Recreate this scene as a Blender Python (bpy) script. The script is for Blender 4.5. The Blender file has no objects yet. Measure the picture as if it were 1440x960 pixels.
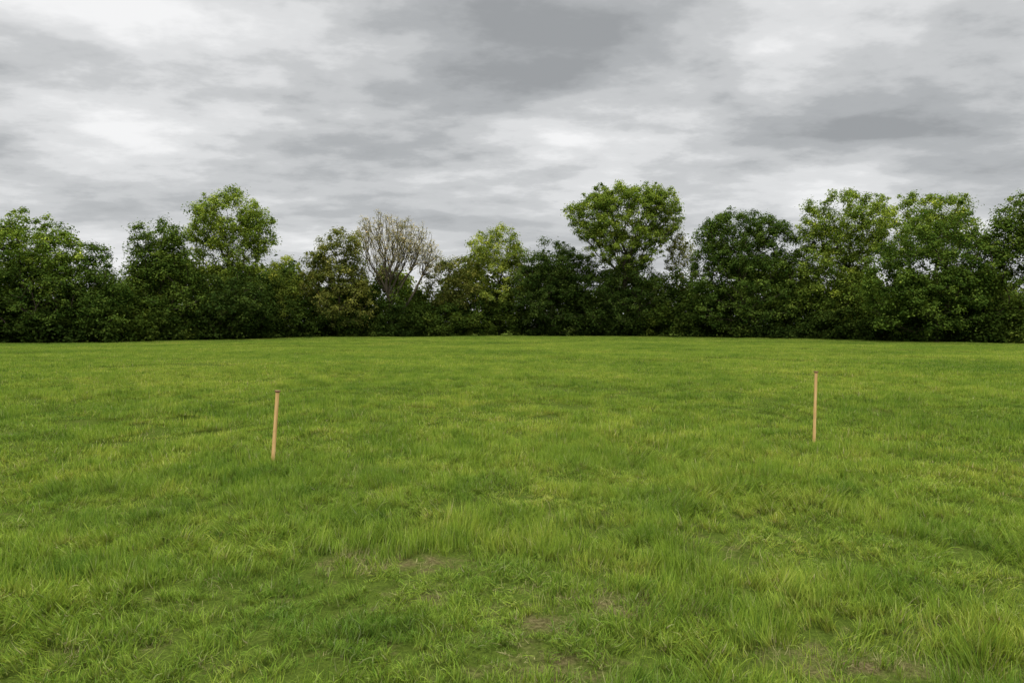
import bpy, math, numpy as np
from mathutils import Vector
R = np.random.default_rng(7)
sc = bpy.context.scene
F = 960.0; HY = 460.0; CAMH = 1.6

# ---------------------------------------------------------------- helpers
def lattice(seed):
    return np.random.default_rng(seed).random((256, 256))
_L = {}
def vnoise(x, y, seed=0):
    if seed not in _L: _L[seed] = lattice(seed)
    L = _L[seed]
    xi = np.floor(x).astype(int); yi = np.floor(y).astype(int)
    fx = x - xi; fy = y - yi
    fx = fx*fx*(3-2*fx); fy = fy*fy*(3-2*fy)
    a = L[xi % 256, yi % 256]; b = L[(xi+1) % 256, yi % 256]
    c = L[xi % 256, (yi+1) % 256]; d = L[(xi+1) % 256, (yi+1) % 256]
    return (a*(1-fx)+b*fx)*(1-fy)+(c*(1-fx)+d*fx)*fy

def gz(x, y):
    x = np.asarray(x, float); y = np.asarray(y, float)
    t = np.clip((y-56)/38.0, 0, 1)
    rise = 0.36*t*t*(3-2*t)
    near = np.exp(-(np.hypot(x, y)/140.0)**2)
    b = (vnoise(x/6.0+3, y/6.0, 1)-.5)*0.14 + (vnoise(x/1.7, y/1.7, 2)-.5)*0.08 + (vnoise(x/.6, y/.6, 3)-.5)*0.035
    return rise + b*near

LX = [-400,-200,0,150,250,450,700,900,1000,1150,1300,1440,1640,1840]
LD = [54,60,64,66,72,84,92,90,84,78,68,64,60,54]
def lineD(px): return np.interp(px, LX, LD)
def wx(px, d): return (px-720.0)/F*d
def wz(py, d): return CAMH + (HY-py)/F*d

def np_mesh(name, V, Q, attrs=None, mats=None, midx=None, smooth=False):
    me = bpy.data.meshes.new(name)
    V = np.asarray(V, np.float32); Q = np.asarray(Q, np.int32)
    k = Q.shape[1]
    me.vertices.add(len(V)); me.vertices.foreach_set("co", V.ravel())
    me.loops.add(len(Q)*k); me.loops.foreach_set("vertex_index", Q.ravel())
    me.polygons.add(len(Q))
    me.polygons.foreach_set("loop_start", np.arange(0, len(Q)*k, k, dtype=np.int32))
    me.polygons.foreach_set("loop_total", np.full(len(Q), k, np.int32))
    if mats:
        for m in mats: me.materials.append(m)
    if midx is not None: me.polygons.foreach_set("material_index", np.asarray(midx, np.int32))
    if smooth: me.polygons.foreach_set("use_smooth", np.ones(len(Q), bool))
    me.update(calc_edges=True)
    if attrs:
        for n, (typ, arr) in attrs.items():
            a = me.attributes.new(n, typ, 'POINT')
            if typ == 'FLOAT': a.data.foreach_set("value", np.asarray(arr, np.float32).ravel())
            elif typ == 'INT': a.data.foreach_set("value", np.asarray(arr, np.int32).ravel())
            elif typ == 'FLOAT_VECTOR': a.data.foreach_set("vector", np.asarray(arr, np.float32).ravel())
            elif typ == 'FLOAT_COLOR':
                arr = np.asarray(arr, np.float32)
                a.data.foreach_set("color", np.hstack([arr, np.ones((len(arr), 1), np.float32)]).ravel())
    return me

def link(o):
    sc.collection.objects.link(o); return o

class NT:
    def __init__(s, tree): s.t = tree; tree.nodes.clear()
    def n(s, typ, _in=None, **kw):
        nd = s.t.nodes.new(typ)
        for k, v in kw.items(): setattr(nd, k, v)
        for k, v in (_in or {}).items():
            sock = nd.inputs[k]
            if isinstance(v, bpy.types.NodeSocket): s.t.links.new(v, sock)
            else: sock.default_value = v
        return nd
    def math(s, op, a, b=0.0, c=0.0, clamp=False):
        return s.n('ShaderNodeMath', {0: a, 1: b, 2: c}, operation=op, use_clamp=clamp).outputs[0]
    def ramp(s, fac, stops, interp='LINEAR'):
        nd = s.n('ShaderNodeValToRGB', {'Fac': fac}); cr = nd.color_ramp; cr.interpolation = interp
        while len(cr.elements) > 1: cr.elements.remove(cr.elements[-1])
        cr.elements[0].position = stops[0][0]
        c = stops[0][1]; cr.elements[0].color = (*c, 1) if len(c) == 3 else c
        for p, c in stops[1:]:
            e = cr.elements.new(p); e.color = (*c, 1)
        return nd.outputs['Color']
    def mix(s, f, a, b, mode='MIX'):
        nd = s.n('ShaderNodeMix', data_type='RGBA', blend_type=mode)
        for i, v in ((0, f), (6, a), (7, b)):
            if isinstance(v, bpy.types.NodeSocket): s.t.links.new(v, nd.inputs[i])
            else: nd.inputs[i].default_value = v if i == 0 else ((*v, 1) if len(v) == 3 else v)
        return nd.outputs[2]
    def noise(s, vec, scale, detail=4, rough=.5, dist=0.0):
        return s.n('ShaderNodeTexNoise', {'Vector': vec, 'Scale': scale, 'Detail': detail, 'Roughness': rough, 'Distortion': dist}).outputs['Fac']
    def mr(s, v, a, b, c, d, it='LINEAR'):
        return s.n('ShaderNodeMapRange', {'Value': v, 'From Min': a, 'From Max': b, 'To Min': c, 'To Max': d}, interpolation_type=it).outputs[0]
    def grey(s, v):
        return s.n('ShaderNodeCombineColor', {0: v, 1: v, 2: v}).outputs[0]

def new_mat(name):
    m = bpy.data.materials.new(name); m.use_nodes = True
    return m, NT(m.node_tree)

# ---------------------------------------------------------------- materials
def leafy(name, color_fn, trans=0.35, tr_tint=(1.25, 1.15, .6)):
    m, g = new_mat(name)
    col = color_fn(g)
    d = g.n('ShaderNodeBsdfDiffuse', {'Color': col})
    tcol = g.mix(1.0, col, tr_tint, 'MULTIPLY')
    tr = g.n('ShaderNodeBsdfTranslucent', {'Color': tcol})
    mx = g.n('ShaderNodeMixShader', {0: trans, 1: d.outputs[0], 2: tr.outputs[0]})
    g.n('ShaderNodeOutputMaterial', {'Surface': mx.outputs[0]})
    return m

def leaf_col(g):
    return g.n('ShaderNodeAttribute', attribute_name='col').outputs['Color']
M_LEAF = leafy('tree_leaves', leaf_col, .28)

def grass_col(g):
    bl = g.n('ShaderNodeAttribute', attribute_name='bl').outputs['Fac']
    t = g.n('ShaderNodeAttribute', attribute_name='t').outputs['Fac']
    pos = g.n('ShaderNodeNewGeometry').outputs['Position']
    big = g.noise(pos, 0.13, 1, .55)
    med = g.noise(pos, 1.3, 2, .6)
    mixv = g.math('ADD', g.math('MULTIPLY', big, .42), g.math('MULTIPLY', med, .58))
    pc = g.ramp(mixv, [(.36, (.145, .245, .034)), (.5, (.245, .350, .046)), (.64, (.375, .440, .070))])
    blc = g.ramp(bl, [(0, (.40, .54, .5)), (.35, (.85, .92, .85)), (.85, (1.20, 1.15, 1.1)), (.93, (1.33, 1.18, 2.0)), (.975, (1.55, 1.15, 3.4))])
    c = g.mix(1.0, pc, blc, 'MULTIPLY')
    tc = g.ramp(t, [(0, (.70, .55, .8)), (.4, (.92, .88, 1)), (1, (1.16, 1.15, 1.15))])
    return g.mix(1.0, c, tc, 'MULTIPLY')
M_GRASS = leafy('grass_blades', grass_col, .30, (1.15, 1.12, .6))

def straw_col(g):
    bl = g.n('ShaderNodeAttribute', attribute_name='bl').outputs['Fac']
    return g.ramp(bl, [(0, (.22, .19, .08)), (1, (.46, .42, .20))])
M_STRAW = leafy('dry_grass', straw_col, .2, (1, 1, 1))

def bark(name, c0, c1):
    m, g = new_mat(name)
    pos = g.n('ShaderNodeTexCoord').outputs['Object']
    mp = g.n('ShaderNodeMapping', {'Vector': pos, 'Scale': (6, 6, 1.2)}).outputs[0]
    c = g.ramp(g.noise(mp, 1.5, 4, .6), [(.3, c0), (.7, c1)])
    b = g.n('ShaderNodeBsdfDiffuse', {'Color': c})
    g.n('ShaderNodeOutputMaterial', {'Surface': b.outputs[0]})
    return m
M_BARK = bark('bark', (.035, .028, .02), (.11, .09, .065))
M_BARK2 = bark('pale_bark', (.060, .050, .036), (.14, .12, .085))

M_GROUND, g = new_mat('field_soil')
pos = g.n('ShaderNodeNewGeometry').outputs['Position']
n2 = g.noise(pos, 45, 3, .7); n6 = g.noise(pos, 6, 3, .6)
bare_a = g.n('ShaderNodeAttribute', attribute_name='bare').outputs['Fac']
soil = g.ramp(n2, [(.3, (.05, .038, .018)), (.5, (.12, .095, .044)), (.7, (.22, .18, .09))])
green = g.ramp(n2, [(.3, (.04, .06, .010)), (.6, (.085, .12, .018)), (.8, (.14, .17, .03))])
gm = g.math('ADD', g.math('MULTIPLY', bare_a, 1.0), g.math('MULTIPLY', g.math('SUBTRACT', n6, .55), 2.5), clamp=True)
gcol = g.mix(gm, green, soil)
bmp = g.n('ShaderNodeBump', {'Height': n2, 'Strength': .8, 'Distance': .02})
b = g.n('ShaderNodeBsdfDiffuse', {'Color': gcol, 'Normal': bmp.outputs[0]})
g.n('ShaderNodeOutputMaterial', {'Surface': b.outputs[0]})

M_WOOD, g = new_mat('pine_wood')
pos = g.n('ShaderNodeTexCoord').outputs['Object']
mp = g.n('ShaderNodeMapping', {'Vector': pos, 'Scale': (60, 60, 2.5)}).outputs[0]
nn = g.noise(mp, 1.2, 6, .65, .4)
n5 = g.noise(pos, 9, 3)
c = g.ramp(nn, [(.3, (.44, .24, .085)), (.5, (.68, .42, .17)), (.72, (.82, .56, .28))])
c = g.mix(g.math('MULTIPLY', g.math('SUBTRACT', n5, .55), 2.2, clamp=True), c, (.44, .25, .10))
bmp = g.n('ShaderNodeBump', {'Height': nn, 'Strength': .4, 'Distance': .003})
b = g.n('ShaderNodeBsdfPrincipled', {'Base Color': c, 'Roughness': .75, 'Specular IOR Level': .2, 'Normal': bmp.outputs[0]})
g.n('ShaderNodeOutputMaterial', {'Surface': b.outputs[0]})
M_ENDW, g = new_mat('weathered_end_grain')
pos = g.n('ShaderNodeTexCoord').outputs['Object']
c = g.ramp(g.noise(pos, 80, 4), [(.3, (.12, .06, .03)), (.7, (.34, .19, .09))])
b = g.n('ShaderNodeBsdfPrincipled', {'Base Color': c, 'Roughness': .85})
g.n('ShaderNodeOutputMaterial', {'Surface': b.outputs[0]})

# worn patches in the turf
bare = [(-.75, 4.5, .42, .22), (.62, 3.85, .42, .22), (1.6, 3.25, .34, .18), (.12, 3.55, .26, .16), (.17, 3.1, .26, .22), (-.55, 3.9, .22, .12),
        (2.3, 3.6, .3, .15), (-1.9, 3.3, .3, .18), (.3, 5.6, .4, .18), (1.5, 5.0, .4, .18)]
def bareness(x, y, tex=True):
    v = np.zeros_like(x)
    for i, (bx, by, rx, ry) in enumerate(bare):
        v = np.maximum(v, (.78 if i < 6 else .3)*np.exp(-(((x-bx)/rx)**2+((y-by)/ry)**2)))
    return np.clip(v*(.35+1.3*vnoise(x/.10, y/.10, 40)), 0, 1) if tex else v

# ---------------------------------------------------------------- ground sheet
def axis(lo, hi, fine, step, far, n):
    core = np.concatenate([np.arange(lo, -4, step), np.arange(-4, 4, fine), np.arange(4, hi+step*.5, step)]) if lo < -4 else \
           np.concatenate([np.arange(lo, 7, fine), np.arange(7, hi+step*.5, step)])
    gneg = lo - (np.geomspace(step, far, n))[::-1]
    gpos = core[-1] + np.geomspace(step, far, n)
    return np.concatenate([gneg, core, gpos])
ax = axis(-30, 30, .1, .3, 3000, 40); ay = axis(-2, 60, .1, .3, 3000, 60)
X, Y = np.meshgrid(ax, ay, indexing='ij')
Z = gz(X, Y)
nx, ny = X.shape
I = np.arange(nx*ny).reshape(nx, ny)
Q = np.stack([I[:-1, :-1], I[1:, :-1], I[1:, 1:], I[:-1, 1:]], -1).reshape(-1, 4)
link(bpy.data.objects.new('ground', np_mesh('ground', np.stack([X, Y, Z], -1).reshape(-1, 3), Q, {'bare': ('FLOAT', bareness(X, Y, False).ravel())}, mats=[M_GROUND], smooth=True)))

# ---------------------------------------------------------------- grass tufts
def blade_set(n, Rad, h0, h1, w, segs, lean, rng, mat, name, curl=1.0, clus=0):
    if clus:   # blades spring from a few crowns, like real tussocks
        cx = rng.normal(0, Rad*.5, (clus, 2)); ci = rng.integers(0, clus, n)
        off = rng.normal(0, Rad*.16, (n, 2)); bx, by = (cx[ci]+off).T
        az = np.arctan2(off[:, 1], off[:, 0])+rng.normal(0, .8, n)
        ch = (.75+.5*rng.random(clus))[ci]
    else:
        a = rng.random(n)*2*np.pi; r = Rad*np.sqrt(rng.random(n))
        bx = r*np.cos(a); by = r*np.sin(a); az = rng.random(n)*2*np.pi; ch = 1
    h = (h0+(h1-h0)*rng.random(n)**1.5)*ch
    th0 = rng.normal(0, lean*.6, n); th1 = th0+np.abs(rng.normal(lean*1.8, lean*1.0, n))*curl
    fa = az+np.pi/2+rng.normal(0, .5, n)
    ww = w*(0.6+.8*rng.random(n))
    tone = rng.random(n)
    px, py, pz = bx.copy(), by.copy(), np.full(n, -.012)
    V = []; T = []
    for s in range(segs+1):
        t = s/segs
        wd = ww*(1-t**1.6)*.5 if s < segs else ww*0.04
        V.append(np.stack([px-np.cos(fa)*wd, py-np.sin(fa)*wd, pz], -1))
        V.append(np.stack([px+np.cos(fa)*wd, py+np.sin(fa)*wd, pz], -1))
        T += [np.full(n, t)]*2
        th = th0+(th1-th0)*t
        st = (h+.012)/segs
        px = px+np.sin(th)*np.cos(az)*st; py = py+np.sin(th)*np.sin(az)*st; pz = pz+np.cos(th)*st
    V = np.stack(V, 1); T = np.stack(T, 1)
    k = 2*(segs+1); base = (np.arange(n)*k)[:, None]
    Q = np.concatenate([base+np.array([[2*s, 2*s+1, 2*s+3, 2*s+2]]) for s in range(segs)], 0)
    me = np_mesh(name, V.reshape(-1, 3), Q, {'bl': ('FLOAT', np.repeat(tone, k)), 't': ('FLOAT', T.reshape(-1))}, [mat])
    return bpy.data.objects.new(name, me)

coll = bpy.data.collections.new('grass_tufts')
variants = []
for i in range(9): variants.append(blade_set(145, .14, .035, .110, .0050, 3, .58, R, M_GRASS, f'tuft_a{i}', clus=7))   # 0-8 near
for i in range(6): variants.append(blade_set(320, .40, .035, .10, .0100, 2, .55, R, M_GRASS, f'tuft_b{i}', clus=24))   # 9-14 mid
for i in range(5): variants.append(blade_set(600, 1.2, .03, .09, .026, 1, .50, R, M_GRASS, f'tuft_c{i}', clus=40))     # 15-19 far
for i in range(3): variants.append(blade_set(7, .10, .07, .19, .0035, 5, .85, R, M_STRAW, f'tuft_d{i}'))               # 20-22 dry standing
for i in range(3): variants.append(blade_set(40, .12, .03, .09, .003, 3, 1.3, R, M_STRAW, f'tuft_e{i}', .3))           # 23-25 litter
for o in variants: coll.objects.link(o)

P = []; ROT = []; SC = []; IDX = []
def scatter(dens, a, y0, y1, i0, i1, s0, keep=None, hv=1.0):
    half = lambda y: a*y+3.2
    mx = half(y1); n = int(dens*(y1-y0)*2*mx)
    y = y0+(y1-y0)*R.random(n); x = (R.random(n)*2-1)*mx
    m = np.abs(x) < half(y); x = x[m]; y = y[m]
    pxl = 720+x/np.maximum(y, 1)*F
    m = y < lineD(np.clip(pxl, -400, 1840))+1.0
    if keep is not None: m &= keep(x, y)
    x = x[m]; y = y[m]; k = len(x)
    hn = .5*vnoise(x/1.0, y/1.0, 11)+.5*vnoise(x/.33, y/.33, 12)
    s = s0*(1+hv*(hn-.5)*2.1)
    bn = bareness(x, y)
    sz = np.clip(s*(1-.6*bn)*(.7+.6*R.random(k)), .3, 1.9)
    sxy = (.85+.3*R.random(k))
    lx = (vnoise(x/.8+9, y/.8, 14)-.5)*1.3+(vnoise(x/3.+9, y/3., 15)-.5)*.8; ly = (vnoise(x/.8, y/.8+7, 16)-.5)*1.3+(vnoise(x/3., y/3.+7, 17)-.5)*.8
    P.append(np.stack([x, y, gz(x, y)], -1)); IDX.append(R.integers(i0, i1, k))
    f = 1.0 if i0 < 9 or i0 > 19 else (.35 if i0 < 15 else 0.04)
    ROT.append(np.stack([lx*f+R.normal(0, .1, k)*f, ly*f+R.normal(0, .1, k)*f, R.random(k)*6.283], -1))
    SC.append(np.stack([sxy, sxy, sz], -1))
    return k
def fade(a, b, inv=False):
    def f(x, y):
        t = np.clip((np.hypot(x, y)-a)/(b-a), 0, 1); r = R.random(len(x))
        return (r < t) if inv else (r > t)
    return f
def nearkeep(x, y): return fade(7, 11)(x, y) & (R.random(len(x)) > .9*bareness(x, y)) & (R.random(len(x)) < .55+.9*vnoise(x/.45+5, y/.45, 50))
scatter(64, .78, 1.2, 11, 0, 9, 1.0, keep=nearkeep)
scatter(8.5, .78, 6, 30, 9, 15, 1.0, keep=lambda x, y: fade(6, 10, True)(x, y) & fade(20, 30)(x, y))
scatter(1.15, .82, 18, 95, 15, 20, 1.0, keep=fade(18, 27, True), hv=.8)
scatter(3, .78, 1, 14, 20, 23, .9)
scatter(30, .78, 1, 9, 23, 26, 1.0, keep=lambda x, y: R.random(len(x)) < bareness(x, y)*1.3)
P = np.concatenate(P); ROT = np.concatenate(ROT); SC = np.concatenate(SC); IDX = np.concatenate(IDX)
me = bpy.data.meshes.new('grass'); me.vertices.add(len(P)); me.vertices.foreach_set('co', P.astype(np.float32).ravel())
for n, typ, arr in (('rot', 'FLOAT_VECTOR', ROT), ('scl', 'FLOAT_VECTOR', SC), ('idx', 'INT', IDX)):
    a = me.attributes.new(n, typ, 'POINT')
    a.data.foreach_set('vector' if typ != 'INT' else 'value', (arr.astype(np.float32) if typ != 'INT' else arr.astype(np.int32)).ravel())
grass = link(bpy.data.objects.new('grass', me))
ng = bpy.data.node_groups.new('grass_scatter', 'GeometryNodeTree')
ng.interface.new_socket('Geometry', in_out='INPUT', socket_type='NodeSocketGeometry')
ng.interface.new_socket('Geometry', in_out='OUTPUT', socket_type='NodeSocketGeometry')
gi = ng.nodes.new('NodeGroupInput'); go = ng.nodes.new('NodeGroupOutput')
ci = ng.nodes.new('GeometryNodeCollectionInfo'); ci.inputs['Collection'].default_value = coll
ci.inputs['Separate Children'].default_value = True; ci.inputs['Reset Children'].default_value = True
iop = ng.nodes.new('GeometryNodeInstanceOnPoints'); iop.inputs['Pick Instance'].default_value = True
def nat(n, t):
    nd = ng.nodes.new('GeometryNodeInputNamedAttribute'); nd.data_type = t; nd.inputs['Name'].default_value = n
    return nd.outputs['Attribute']
L = ng.links
L.new(gi.outputs[0], iop.inputs['Points']); L.new(ci.outputs[0], iop.inputs['Instance'])
L.new(nat('idx', 'INT'), iop.inputs['Instance Index']); L.new(nat('rot', 'FLOAT_VECTOR'), iop.inputs['Rotation'])
L.new(nat('scl', 'FLOAT_VECTOR'), iop.inputs['Scale']); L.new(iop.outputs[0], go.inputs[0])
md = grass.modifiers.new('scatter', 'NODES'); md.node_group = ng

# ---------------------------------------------------------------- trees
def unit(n, rng):
    v = rng.normal(size=(n, 3)); return v/np.linalg.norm(v, axis=1)[:, None]
def leaf_quads(C, N, size, rng):
    n = len(C)
    T = np.cross(N, unit(n, rng)); T /= np.linalg.norm(T, axis=1)[:, None]+1e-9
    B = np.cross(N, T)
    s = (size*(.6+.8*rng.random(n)))[:, None]
    lift = N*s*.18
    V = np.stack([C-T*s*.55, C+B*s*.36+lift, C+T*s*.55, C-B*s*.36+lift], 1)
    return V.reshape(-1, 3)
def clump_leaves(cc, cr, per, size, base, rng, var=.35, flat=.7, yel=.25):
    n = len(cc); tot = n*per
    off = rng.normal(0, .46, (tot, 3))*np.repeat(cr, per)[:, None]; off[:, 2] *= flat
    off[:, 2] -= .18*(off[:, 0]**2+off[:, 1]**2)/np.repeat(cr, per)
    C = np.repeat(cc, per, 0)+off
    U = off/(np.linalg.norm(off, axis=1)[:, None]+1e-6)
    N = U*.6+unit(tot, rng)*.6+np.array([0, 0, .7]); N /= np.linalg.norm(N, axis=1)[:, None]
    ct = np.repeat(rng.normal(0, 1, n), per); lt = rng.normal(0, 1, tot)
    br = np.exp(var*.6*ct+.20*lt); hy = np.clip(yel*(.5*ct+.6*lt), -.5, .8)
    col = np.array(base)[None]*br[:, None]; col[:, 0] *= 1+hy*.5
    return leaf_quads(C, N, size, rng), np.repeat(col, 4, 0)
def branch_net(trunk_nodes, tips, bf=.35):
    pts = list(trunk_nodes); par = [-1]+list(range(len(pts)-1))
    pl = [0.0]
    for i in range(1, len(pts)): pl.append(pl[-1]+np.linalg.norm(pts[i]-pts[i-1]))
    o = trunk_nodes[len(trunk_nodes)//2]
    order = np.argsort(np.linalg.norm(tips-o, axis=1))
    arr = np.zeros((len(pts)+len(tips), 3)); arr[:len(pts)] = pts; pla = np.zeros(len(arr)); pla[:len(pts)] = pl
    n = len(pts); st = max(1, int(len(pts)*.3))
    for i in order:
        p = tips[i]; dd = np.linalg.norm(arr[st:n]-p, axis=1)
        down = np.maximum(0, arr[st:n, 2]-p[2])
        j = int(np.argmin(dd+bf*pla[st:n]+.8*down))+st
        arr[n] = p; par.append(j); pla[n] = pla[j]+dd[j-st]; n += 1
    return arr, np.array(par)
def tubes(arr, par, rtip, rng, sides=5, expo=2.3):
    n = len(arr); acc = np.zeros(n)
    for i in range(n-1, -1, -1):
        if acc[i] == 0: acc[i] = rtip**expo
        if par[i] >= 0: acc[par[i]] += acc[i]
    rad = acc**(1/expo)
    V = []; Q = []; k = 0; ang = np.arange(sides)*2*np.pi/sides
    for i in range(n):
        p = par[i]
        if p < 0: continue
        a = arr[p]; b = arr[i]; r1 = rad[i]; r0 = min(rad[p], r1*1.5)
        d = b-a; L = np.linalg.norm(d)
        if L < 1e-4: continue
        segs = 3 if L > .8 else 1
        t = d/L; u = np.cross(t, [0.3, .9, .2]); u /= np.linalg.norm(u); w = np.cross(t, u)
        bow = rng.normal(0, .07*L, 3) if segs > 1 else np.zeros(3); bow[2] += .03*L
        for s in range(segs+1):
            f = s/segs; c = a+d*f+bow*math.sin(math.pi*f); rr = r0+(r1-r0)*f
            V.append(c+rr*(np.cos(ang)[:, None]*u+np.sin(ang)[:, None]*w))
            if s:
                for q in range(sides):
                    q2 = (q+1) % sides
                    Q.append((k-sides+q, k-sides+q2, k+q2, k+q))
            k += sides
    return np.concatenate(V), np.array(Q)

def sample_lobes(lobes, dens, cr, rng, deep=.25, out_f=.14):
    out = []; sz = []
    for (c, r) in lobes:
        area = 4*math.pi*((r[0]*r[2])**1.6/3+(r[0]*r[1])**1.6/3+(r[1]*r[2])**1.6/3)**(1/1.6)
        n = int(area/(math.pi*cr*cr)*dens)
        U = unit(n, rng); q = rng.random(n)
        rr = np.where(q < deep, .3+.5*rng.random(n), .78+.22*rng.random(n))
        o = q > 1-out_f
        rr = np.where(o, .98+.09*rng.random(n), rr)
        a, b_, c_ = rng.random(3)*6
        wob = .95+.06*np.sin(U[:, 0]*5+a)+.06*np.sin(U[:, 2]*7+b_)+.05*np.sin(U[:, 1]*6+c_)
        out.append(c+U*(rr*wob)[:, None]*(np.array(r)-cr*.5)); sz.append(np.where(o, .5, 1.0))
    return np.concatenate(out), np.concatenate(sz)

def make_tree(name, dd, tpx, lobes_px, base, seed, dens=1.0, cr=.72, per=90, leaf=.20, rtip=.02, bf=.35, barkm=None, var=.42, th=.62, deep=.25):
    rng = np.random.default_rng(seed)
    D = float(lineD(tpx))+dd
    bx = wx(tpx, D); bz = float(gz(bx, D))
    bp = np.array([bx, D, bz])
    lobes = []
    for (px, py, rx, ry) in lobes_px:
        r = np.array([rx/F*D, min(rx, 62)/F*D, ry/F*D])
        c = np.array([wx(px, D), D+rng.normal(0, .4), wz(py, D)])
        lobes.append((c, r))
    top = max(c[2]+r[2] for c, r in lobes); c0 = lobes[0][0]
    tips, sz = sample_lobes(lobes, dens, cr, rng, deep=deep)
    k = tips[:, 2] > bz+.3
    tips = tips[k]; sz = sz[k]
    H = top-bz; nt = 9
    tn = []
    for i in range(nt):
        f = i/(nt-1); z = bz-.2+f*H*th
        tn.append(np.array([bx+(c0[0]-bx)*f**1.5+rng.normal(0, .08*f), D+rng.normal(0, .06), z]))
    arr, par = branch_net(np.array(tn), tips, bf)
    tv, tq = tubes(arr, par, rtip, rng)
    crr = cr*(.6+.9*rng.random(len(tips)))*sz
    lv, lc = clump_leaves(tips, crr, per, leaf, base, rng, var=var)
    lv = lv.reshape(-1, 4, 3); keep = lv[:, :, 2].min(1) > bz+.02
    keep &= rng.random(len(lv)) < np.repeat(sz**1.3, per)      # small outer sprays carry fewer leaves
    lv = lv[keep].reshape(-1, 3); lc = lc.reshape(-1, 4, 3)[keep].reshape(-1, 3)
    V = np.concatenate([tv, lv])-bp
    Q = np.concatenate([tq, len(tv)+np.arange(len(lv)).reshape(-1, 4)])
    col = np.concatenate([np.zeros((len(tv), 3)), lc])
    mi = np.concatenate([np.zeros(len(tq)), np.ones(len(lv)//4)])
    o = bpy.data.objects.new(name, np_mesh(name, V, Q, {'col': ('FLOAT_COLOR', col)}, [barkm or M_BARK, M_LEAF], mi))
    o.location = bp; link(o)
    return len(Q)

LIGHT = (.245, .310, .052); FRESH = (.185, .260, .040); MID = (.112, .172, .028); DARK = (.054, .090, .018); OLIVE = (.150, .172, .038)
T = 'broadleaf_tree'
spec = [
 (T, 3, 45, [(50, 345, 68, 53), (14, 372, 50, 60), (85, 375, 44, 52)], (.150, .225, .034), dict()),
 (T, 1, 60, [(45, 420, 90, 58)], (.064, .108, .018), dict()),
 (T, 2, 135, [(128, 388, 32, 56), (152, 408, 34, 52), (140, 440, 45, 42)], (.075, .124, .021), dict()),
 (T, 4, 228, [(225, 350, 42, 48), (252, 355, 26, 42), (205, 385, 36, 52), (240, 420, 55, 60)], (.098, .155, .025), dict()),
 (T, 3, 328, [(322, 312, 60, 55), (290, 325, 32, 44), (360, 322, 30, 42), (328, 360, 46, 52), (322, 400, 40, 46)], FRESH, dict(dens=.85)),
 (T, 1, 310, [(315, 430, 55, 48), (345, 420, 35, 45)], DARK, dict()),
 (T, 5, 400, [(400, 390, 24, 44), (402, 430, 30, 45)], LIGHT, dict(dens=.75)),
 (T, 2, 476, [(478, 360, 40, 45), (448, 388, 28, 45), (500, 370, 20, 40), (485, 420, 48, 55)], OLIVE, dict(dens=.8)),
 (T, 6, 628, [(622, 400, 30, 42), (652, 395, 30, 44)], OLIVE, dict(dens=.8)),
 (T, 4, 702, [(700, 350, 40, 40), (674, 362, 24, 34), (722, 366, 20, 36), (702, 400, 40, 48)], LIGHT, dict(dens=.8, cr=.7)),
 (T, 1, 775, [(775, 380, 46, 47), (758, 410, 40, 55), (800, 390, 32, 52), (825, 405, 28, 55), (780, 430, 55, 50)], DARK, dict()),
 (T, 3, 880, [(878, 308, 82, 54), (826, 305, 36, 36), (928, 305, 36, 42), (878, 345, 60, 45), (850, 283, 30, 25), (905, 282, 36, 26)], FRESH, dict(dens=.78, per=85, cr=.64, bf=.55, th=.48)),
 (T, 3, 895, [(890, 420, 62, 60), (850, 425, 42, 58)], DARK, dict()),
 (T, 8, 958, [(957, 372, 24, 50)], OLIVE, dict(dens=.8)),
 (T, 2, 1045, [(1038, 338, 58, 56), (1005, 365, 36, 66), (1078, 355, 42, 66), (1045, 410, 85, 70)], (.078, .130, .023), dict()),
 (T, 4, 1112, [(1112, 385, 32, 56), (1110, 430, 40, 45)], MID, dict()),
 (T, 5, 1190, [(1195, 318, 60, 56), (1150, 318, 28, 42), (1170, 370, 55, 60), (1180, 410, 60, 60)], FRESH, dict(dens=.9)),
 (T, 6, 1282, [(1275, 318, 74, 57), (1330, 322, 42, 52)], FRESH, dict(dens=.9)),
 (T, 0, 1318, [(1318, 368, 82, 80), (1365, 380, 50, 60), (1322, 425, 96, 55), (1250, 400, 44, 66)], (.088, .145, .023), dict()),
 (T, 2, 1445, [(1445, 318, 54, 58), (1405, 345, 26, 50), (1450, 400, 66, 70)], MID, dict()),
 (T, 3, -85, [(-85, 340, 75, 60), (-85, 420, 80, 55)], MID, dict(dens=.7)),
 (T, 3, -230, [(-230, 320, 80, 70), (-230, 420, 80, 55)], MID, dict(dens=.7)),
 (T, 3, 1560, [(1560, 330, 75, 65), (1560, 420, 80, 55)], DARK, dict(dens=.7)),
 (T, 3, 1700, [(1700, 320, 80, 70), (1700, 420, 80, 55)], MID, dict(dens=.7)),
]
for i, (nm, dd, tp, lb, bc, kw) in enumerate(spec):
    make_tree(nm, dd, tp, lb, bc, 200+i, **kw)
make_tree('budding_bare_tree', 5, 550, [(545, 345, 44, 54), (604, 364, 22, 30), (512, 332, 14, 34), (578, 345, 34, 38)], (.36, .34, .17), 505,
          dens=1.45, cr=.42, per=12, leaf=.13, rtip=.019, bf=.85, barkm=M_BARK2, th=.34, deep=.4)

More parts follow.
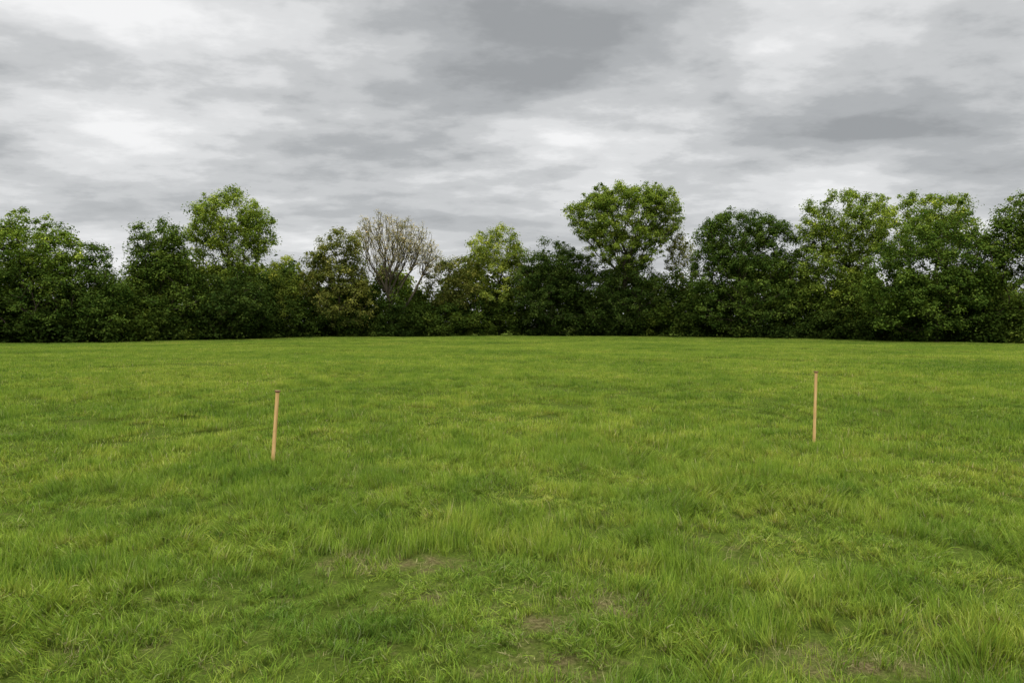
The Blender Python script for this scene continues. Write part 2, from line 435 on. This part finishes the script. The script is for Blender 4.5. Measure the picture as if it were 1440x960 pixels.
def thicket(name, n, off0, off1, ytop, cr, per, leaf, base, seed, p=.8):
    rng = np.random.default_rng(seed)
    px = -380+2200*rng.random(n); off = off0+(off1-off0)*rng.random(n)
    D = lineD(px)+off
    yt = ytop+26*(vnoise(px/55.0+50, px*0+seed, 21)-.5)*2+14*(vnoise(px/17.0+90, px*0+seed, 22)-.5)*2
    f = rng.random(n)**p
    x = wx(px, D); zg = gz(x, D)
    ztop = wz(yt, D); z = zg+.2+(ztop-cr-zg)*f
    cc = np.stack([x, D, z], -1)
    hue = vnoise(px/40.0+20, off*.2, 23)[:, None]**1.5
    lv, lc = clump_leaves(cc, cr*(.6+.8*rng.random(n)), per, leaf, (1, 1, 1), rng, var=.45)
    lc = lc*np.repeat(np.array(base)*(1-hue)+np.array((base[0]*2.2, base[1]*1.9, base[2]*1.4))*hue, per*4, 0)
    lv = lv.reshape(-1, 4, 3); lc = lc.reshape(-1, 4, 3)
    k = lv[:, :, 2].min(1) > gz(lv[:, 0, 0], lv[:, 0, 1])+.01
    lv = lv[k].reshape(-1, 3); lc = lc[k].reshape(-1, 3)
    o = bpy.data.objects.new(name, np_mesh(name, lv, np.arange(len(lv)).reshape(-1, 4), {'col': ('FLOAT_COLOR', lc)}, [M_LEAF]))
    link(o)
thicket('shrub_thicket', 1700, -.5, 3.0, 435, .8, 90, .24, (.028, .050, .010), 31, 1.0)  # dark green, darkened further so the leaf colour carries shade at the tree bases
thicket('understorey_bushes', 2000, 2.0, 7.0, 405, 1.0, 90, .30, (.036, .064, .012), 32, 1.0)  # leaf colour also lowered to stand in for shade low in the tree line
thicket('distant_woodland', 2900, 8, 17, 384, 1.4, 80, .46, (.06, .098, .02), 33, .9)

# ---------------------------------------------------------------- wooden stakes
def stake(base_px, top_px, thick, seed):
    rng = np.random.default_rng(seed)
    D = CAMH*F/(base_px[1]-HY)
    bx = wx(base_px[0], D); z0 = float(gz(bx, D))
    b = np.array([bx, D, z0]); t = np.array([wx(top_px[0], D), D+.02, wz(top_px[1], D)])
    ax_ = t-b; L = np.linalg.norm(ax_)
    prof = [(-.16, .08), (-.06, .42), (0, .5), (L*.3, .49), (L*.6, .485), (L-.035, .48), (L-.024, .50), (L-.014, .74), (L-.004, .78), (L, .6)]
    S = 12; V = []; Q = []; MI = []
    for i, (z, r) in enumerate(prof):
        for k in range(S):
            a = 2*math.pi*k/S; rr = r*thick*(1+.05*math.sin(3*a+seed)+(rng.normal(0, .05) if i > 6 else 0))
            q = max(abs(math.cos(a)), abs(math.sin(a))); rr *= (1/q)**.35
            V.append((rr*math.cos(a), rr*math.sin(a), z))
        if i:
            for k in range(S):
                Q.append(((i-1)*S+k, (i-1)*S+(k+1) % S, i*S+(k+1) % S, i*S+k)); MI.append(1 if i > 6 else 0)
    me = bpy.data.meshes.new('wooden_stake')
    faces = [tuple(q) for q in Q]+[tuple(range((len(prof)-1)*S, len(prof)*S)), tuple(reversed(range(S)))]
    me.from_pydata(V, [], faces); me.materials.append(M_WOOD); me.materials.append(M_ENDW)
    for p, m in zip(me.polygons, MI+[1, 0]): p.material_index = m
    o = link(bpy.data.objects.new('wooden_stake', me)); o.location = b
    o.rotation_mode = 'QUATERNION'; o.rotation_quaternion = Vector((0, 0, 1)).rotation_difference(Vector(ax_/L))
stake((382, 653), (389, 549), .042, 1)
stake((1146, 624), (1149, 522), .038, 2)

# ---------------------------------------------------------------- sky
SUN_EL, SUN_AZ = math.radians(52), math.radians(200)
w = bpy.data.worlds.new('World'); sc.world = w; w.use_nodes = True
g = NT(w.node_tree)
tc = g.n('ShaderNodeTexCoord').outputs['Generated']
sp = g.n('ShaderNodeSeparateXYZ', {0: tc}); dx, dy, dz = sp.outputs
zz = g.math('ADD', g.math('MAXIMUM', dz, 0.0), .15)
u = g.math('DIVIDE', dx, zz); v = g.math('DIVIDE', dy, zz)
cv = g.n('ShaderNodeCombineXYZ', {0: u, 1: v, 2: 9.1}).outputs[0]
m1 = g.n('ShaderNodeMapping', {'Vector': cv, 'Rotation': (0, 0, math.radians(-20)), 'Scale': (.85, 1.15, 1)}).outputs[0]
s2 = g.noise(m1, 1.35, 7, .57)
# large thin (bright) and thick (dark) areas of the cloud deck, by compass direction
def spot(px, py, rad, amp):
    d = Vector(((px-720)/F, 1, (HY-py)/F)).normalized()
    dt = g.n('ShaderNodeVectorMath', {0: tc, 1: tuple(d)}, operation='DOT_PRODUCT').outputs['Value']
    return g.math('MULTIPLY', g.mr(dt, math.cos(math.radians(rad)), 1.0, 0, 1, 'SMOOTHSTEP'), amp)
for a_ in [(60, 150, 18, .06), (430, 110, 12, .04), (1150, 10, 9, .05), (1330, 110, 13, -.045), (760, 200, 12, -.045), (250, 0, 10, -.05)]:
    s2 = g.math('ADD', s2, spot(*a_))
cl = g.ramp(s2, [(.33, (.34, .353, .363)), (.42, (.445, .459, .469)), (.50, (.59, .601, .608)), (.57, (.75, .757, .762)), (.67, (.94, .941, .943))], 'EASE')
hz = g.mr(dz, 0.0, .24, .5, 0.0)
cl = g.mix(hz, cl, (.74, .75, .757))
zen = g.mr(dz, .44, .85, 1.0, 4.2)
cl = g.mix(1.0, cl, g.grey(zen), 'MULTIPLY')
sky = g.n('ShaderNodeTexSky', sky_type='NISHITA', sun_disc=False, sun_elevation=SUN_EL, sun_rotation=SUN_AZ)
bg1 = g.n('ShaderNodeBackground', {'Color': sky.outputs[0], 'Strength': .08})
bg2 = g.n('ShaderNodeBackground', {'Color': cl, 'Strength': 1.0})
mx = g.n('ShaderNodeMixShader', {0: .96, 1: bg1.outputs[0], 2: bg2.outputs[0]})
g.n('ShaderNodeOutputWorld', {'Surface': mx.outputs[0]})
try: w.cycles.sampling_method = 'NONE'
except Exception: pass

sl = bpy.data.lights.new('sun', 'SUN'); sl.energy = 1.5; sl.angle = math.radians(18); sl.color = (1, .96, .90)
so = link(bpy.data.objects.new('sun', sl))
sd = Vector((math.sin(SUN_AZ)*math.cos(SUN_EL), math.cos(SUN_AZ)*math.cos(SUN_EL), math.sin(SUN_EL)))
so.rotation_mode = 'QUATERNION'; so.rotation_quaternion = sd.to_track_quat('Z', 'Y'); so.location = sd*60

# ---------------------------------------------------------------- camera
cd = bpy.data.cameras.new('camera'); cd.sensor_width = 36; cd.lens = 24; cd.clip_end = 10000; cd.clip_start = .05
co = link(bpy.data.objects.new('camera', cd)); co.location = (0, 0, CAMH)
co.rotation_euler = (math.radians(90-math.degrees(math.atan(20/F))), 0, 0)
sc.camera = co
sc.view_settings.view_transform = 'Standard'; sc.view_settings.look = 'None'; sc.view_settings.exposure = 0
